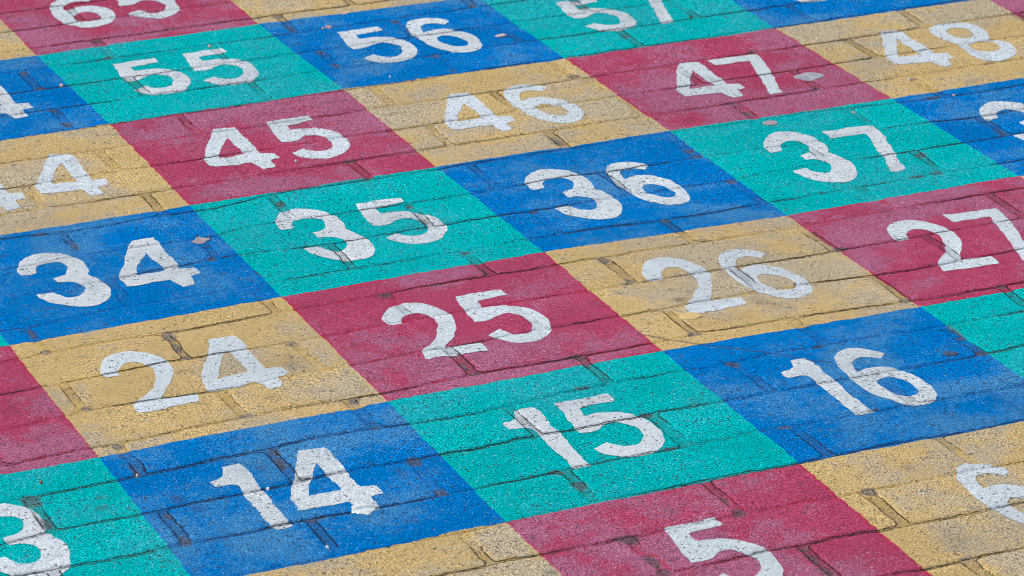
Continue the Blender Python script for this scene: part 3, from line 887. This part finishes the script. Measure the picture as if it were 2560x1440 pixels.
# ------------------------------------------------------------------ small things lying on the paint
def lump(name, cat, label, t, x, y, rx, ry, h, mat, ang=0.0, seed=1, lobes=0.25, group=None, top=0.75):
    """a pressed or dropped bit: irregular outline, domed, with an underside on the ground"""
    c = gt(t, x, y)
    hu = abs((gt(t, x + rx, y) - gt(t, x - rx, y))[0]) / 2
    hv = ry / 3.0 / 325.0 * (325.0 / 330.0)
    z0 = float(surface(np.array([c[0]]), np.array([c[1]]))[0][0])
    nr, na = (18, 72) if rx > 50 else (7, 32)
    V = [(0, 0)]
    for i in range(1, nr + 1):
        for a in range(na):
            th = 2 * math.pi * a / na
            w = 1 + lobes * (float(fbm(np.array([math.cos(th) * 1.7 + seed * 9]), np.array([math.sin(th) * 1.7 + seed * 5]), seed, 3)[0]) - 0.5) * 2
            rr = i / nr
            X, Y = math.cos(th) * rr * hu * w, math.sin(th) * rr * hv * w
            V.append((X * math.cos(ang) - Y * math.sin(ang), X * math.sin(ang) + Y * math.cos(ang)))
    V = np.array(V)
    U = c[0] + V[:, 0]
    W = c[1] + V[:, 1]
    zz = surface(U, W)[0]
    rad = np.r_[0, np.repeat(np.arange(1, nr + 1) / nr, na)]
    dome = h * (1 - np.clip((rad - top) / (1 - top), 0, 1) ** 2) * (0.8 + 0.4 * fbm(U * 60, W * 60, seed + 3, 2))
    zt = zz + 0.0006 + dome
    zt[-na:] = zz[-na:] + (0.0002 if rx > 50 else -0.0004)
    co = np.c_[V * UNIT, zt - z0 + (0.0003 if rx > 50 else 0.0)]
    tr, qd = [], []
    for a in range(na):
        tr.append((0, 1 + a, 1 + (a + 1) % na))
    for i in range(1, nr):
        for a in range(na):
            p = 1 + (i - 1) * na
            qd.append((p + a, p + na + a, p + na + (a + 1) % na, p + (a + 1) % na))
    o = obj(name, make_mesh(name, co, quads=np.array(qd), tris=np.array(tr), mat=mat))
    o.location = (c[0] * UNIT, c[1] * UNIT, z0)
    o['label'] = label
    o['category'] = cat
    if group:
        o['group'] = group
    return o


gum_a = plain('old_gum_grey', (0.27, 0.28, 0.33), (0.38, 0.39, 0.44), 0.75)
gum_b = plain('old_gum_mauve', (0.30, 0.25, 0.29), (0.38, 0.32, 0.36), 0.75)
gum_c = plain('old_gum_brown', (0.25, 0.23, 0.26), (0.36, 0.33, 0.37), 0.8, 120)
pink = plain('pink_petal', (0.62, 0.36, 0.34), (0.70, 0.45, 0.42), 0.6)
pale = plain('pale_crumb', (0.66, 0.60, 0.54), (0.72, 0.70, 0.68), 0.7)
yel = plain('yellow_paint_drip', (0.66, 0.46, 0.16), (0.62, 0.45, 0.19), 0.5, 60, 0.2)
wht = plain('loose_white_paint', (0.70, 0.76, 0.78), (0.58, 0.68, 0.72), 0.45, 60, 0.2)
mauve = plain('lilac_petal', (0.55, 0.42, 0.46), (0.62, 0.52, 0.55), 0.7)
dark = plain('dark_blue_stain', (0.02, 0.05, 0.11), (0.03, 0.07, 0.16), 0.6)
GG = 'flattened chewing gum spots'
lump('gum_spot', 'gum spot', 'large pale grey oval gum spot right of the white 47', 4, 308, 573, 125, 47, 0.0003, gum_a, -0.12, 3, 0.12, GG)
lump('gum_spot', 'gum spot', 'small mauve grey gum spot near the far edge of the teal 37', 4, 18, 923, 66, 27, 0.0003, gum_b, 0, 5, 0.15, GG)
lump('gum_spot', 'gum spot', 'lobed brownish grey gum spot right of the white 34', 5, 1512, 360, 80, 35, 0.0005, gum_c, 0.1, 8, 0.5, GG)
lump('paint_drip', 'paint drip', 'smooth bright yellow oval drip under the 2 of 26', 7, 1342, 932, 92, 32, 0.0004, yel, -0.1, 4, 0.25, top=0.5)
lump('paint_flake', 'paint flake', 'glossy curled white flake at the foot of the 4 of 14', 10, 800, 940, 105, 42, 0.0014, wht, 0.45, 12, 0.35, top=0.35)
lump('paint_stain', 'stain', 'dark blue oval stain right of the white 16', 8, 1372, 1213, 62, 20, 0.0002, dark, -0.15, 15, 0.3)
GP = 'pink petals dropped on the paint'
lump('petal', 'petal', 'small salmon pink petal on the edge between blue 54 and teal 55', 1, 460, 641, 15, 11, 0.0012, pink, 0, 21, 0.4, GP)
lump('petal', 'petal', 'tiny pink petal in the joint above the second 5 of 55', 1, 1572, 342, 12, 9, 0.001, pink, 0, 22, 0.4, GP)
lump('petal', 'petal', 'pale pink petal just above the 5 of 56', 2, 547, 203, 26, 15, 0.0012, pink, 0.6, 23, 0.5, GP)
lump('petal', 'petal', 'tiny pink petal left of the pale one above the 5 of 56', 2, 502, 210, 9, 7, 0.001, pink, 0, 24, 0.4, GP)
lump('petal', 'petal', 'long lilac grey petal right of the 6 of 56', 2, 1840, 269, 54, 16, 0.0012, mauve, 0.2, 25, 0.4, GP)
lump('petal', 'petal', 'whitish lilac petal at the far edge of the blue 56', 2, 668, 103, 28, 12, 0.001, mauve, 0.1, 26, 0.4, GP)
lump('petal', 'petal', 'tiny pink petal on the far joint of the teal 37', 4, 642, 840, 13, 10, 0.001, pink, 0, 27, 0.4, GP)
lump('petal', 'petal', 'tiny pink petal on the far joint of the cropped blue square right of 37', 4, 1396, 714, 11, 8, 0.001, pink, 0, 28, 0.4, GP)
GC = 'pale crumbs lying on the paint'
lump('crumb', 'crumb', 'tan crumb between the 1 and the 4 of 14', 10, 90, 787, 13, 10, 0.003, pale, 0, 31, 0.4, GC, 0.2)
lump('crumb', 'crumb', 'white crumb near the near edge of the blue 14', 10, 537, 1222, 14, 12, 0.003, pale, 0, 32, 0.4, GC, 0.2)
lump('crumb', 'crumb', 'white crumb on the blue 56 below its 5', 2, 1006, 581, 8, 8, 0.003, wht, 0, 33, 0.4, GC, 0.2)
lump('crumb', 'crumb', 'white crumb on the red 45 under the hook of its 5', 2, 300, 1209, 13, 8, 0.002, wht, 0, 34, 0.4, GC, 0.2)
lump('crumb', 'crumb', 'white crumb stuck in the near joint of the yellow 48', 4, 1062, 594, 14, 9, 0.003, wht, 0, 35, 0.4, GC, 0.2)
lump('crumb', 'crumb', 'pale crumb in the joint at the near left of the blue 14', 9, 1028, 688, 10, 9, 0.003, pale, 0, 36, 0.4, GC, 0.2)
lump('crumb', 'crumb', 'brown red crumb on the teal square left of 14', 9, 308, 740, 10, 8, 0.003, plain('brown_crumb', (0.25, 0.09, 0.06), (0.3, 0.12, 0.08)), 0, 37, 0.4, GC, 0.2)
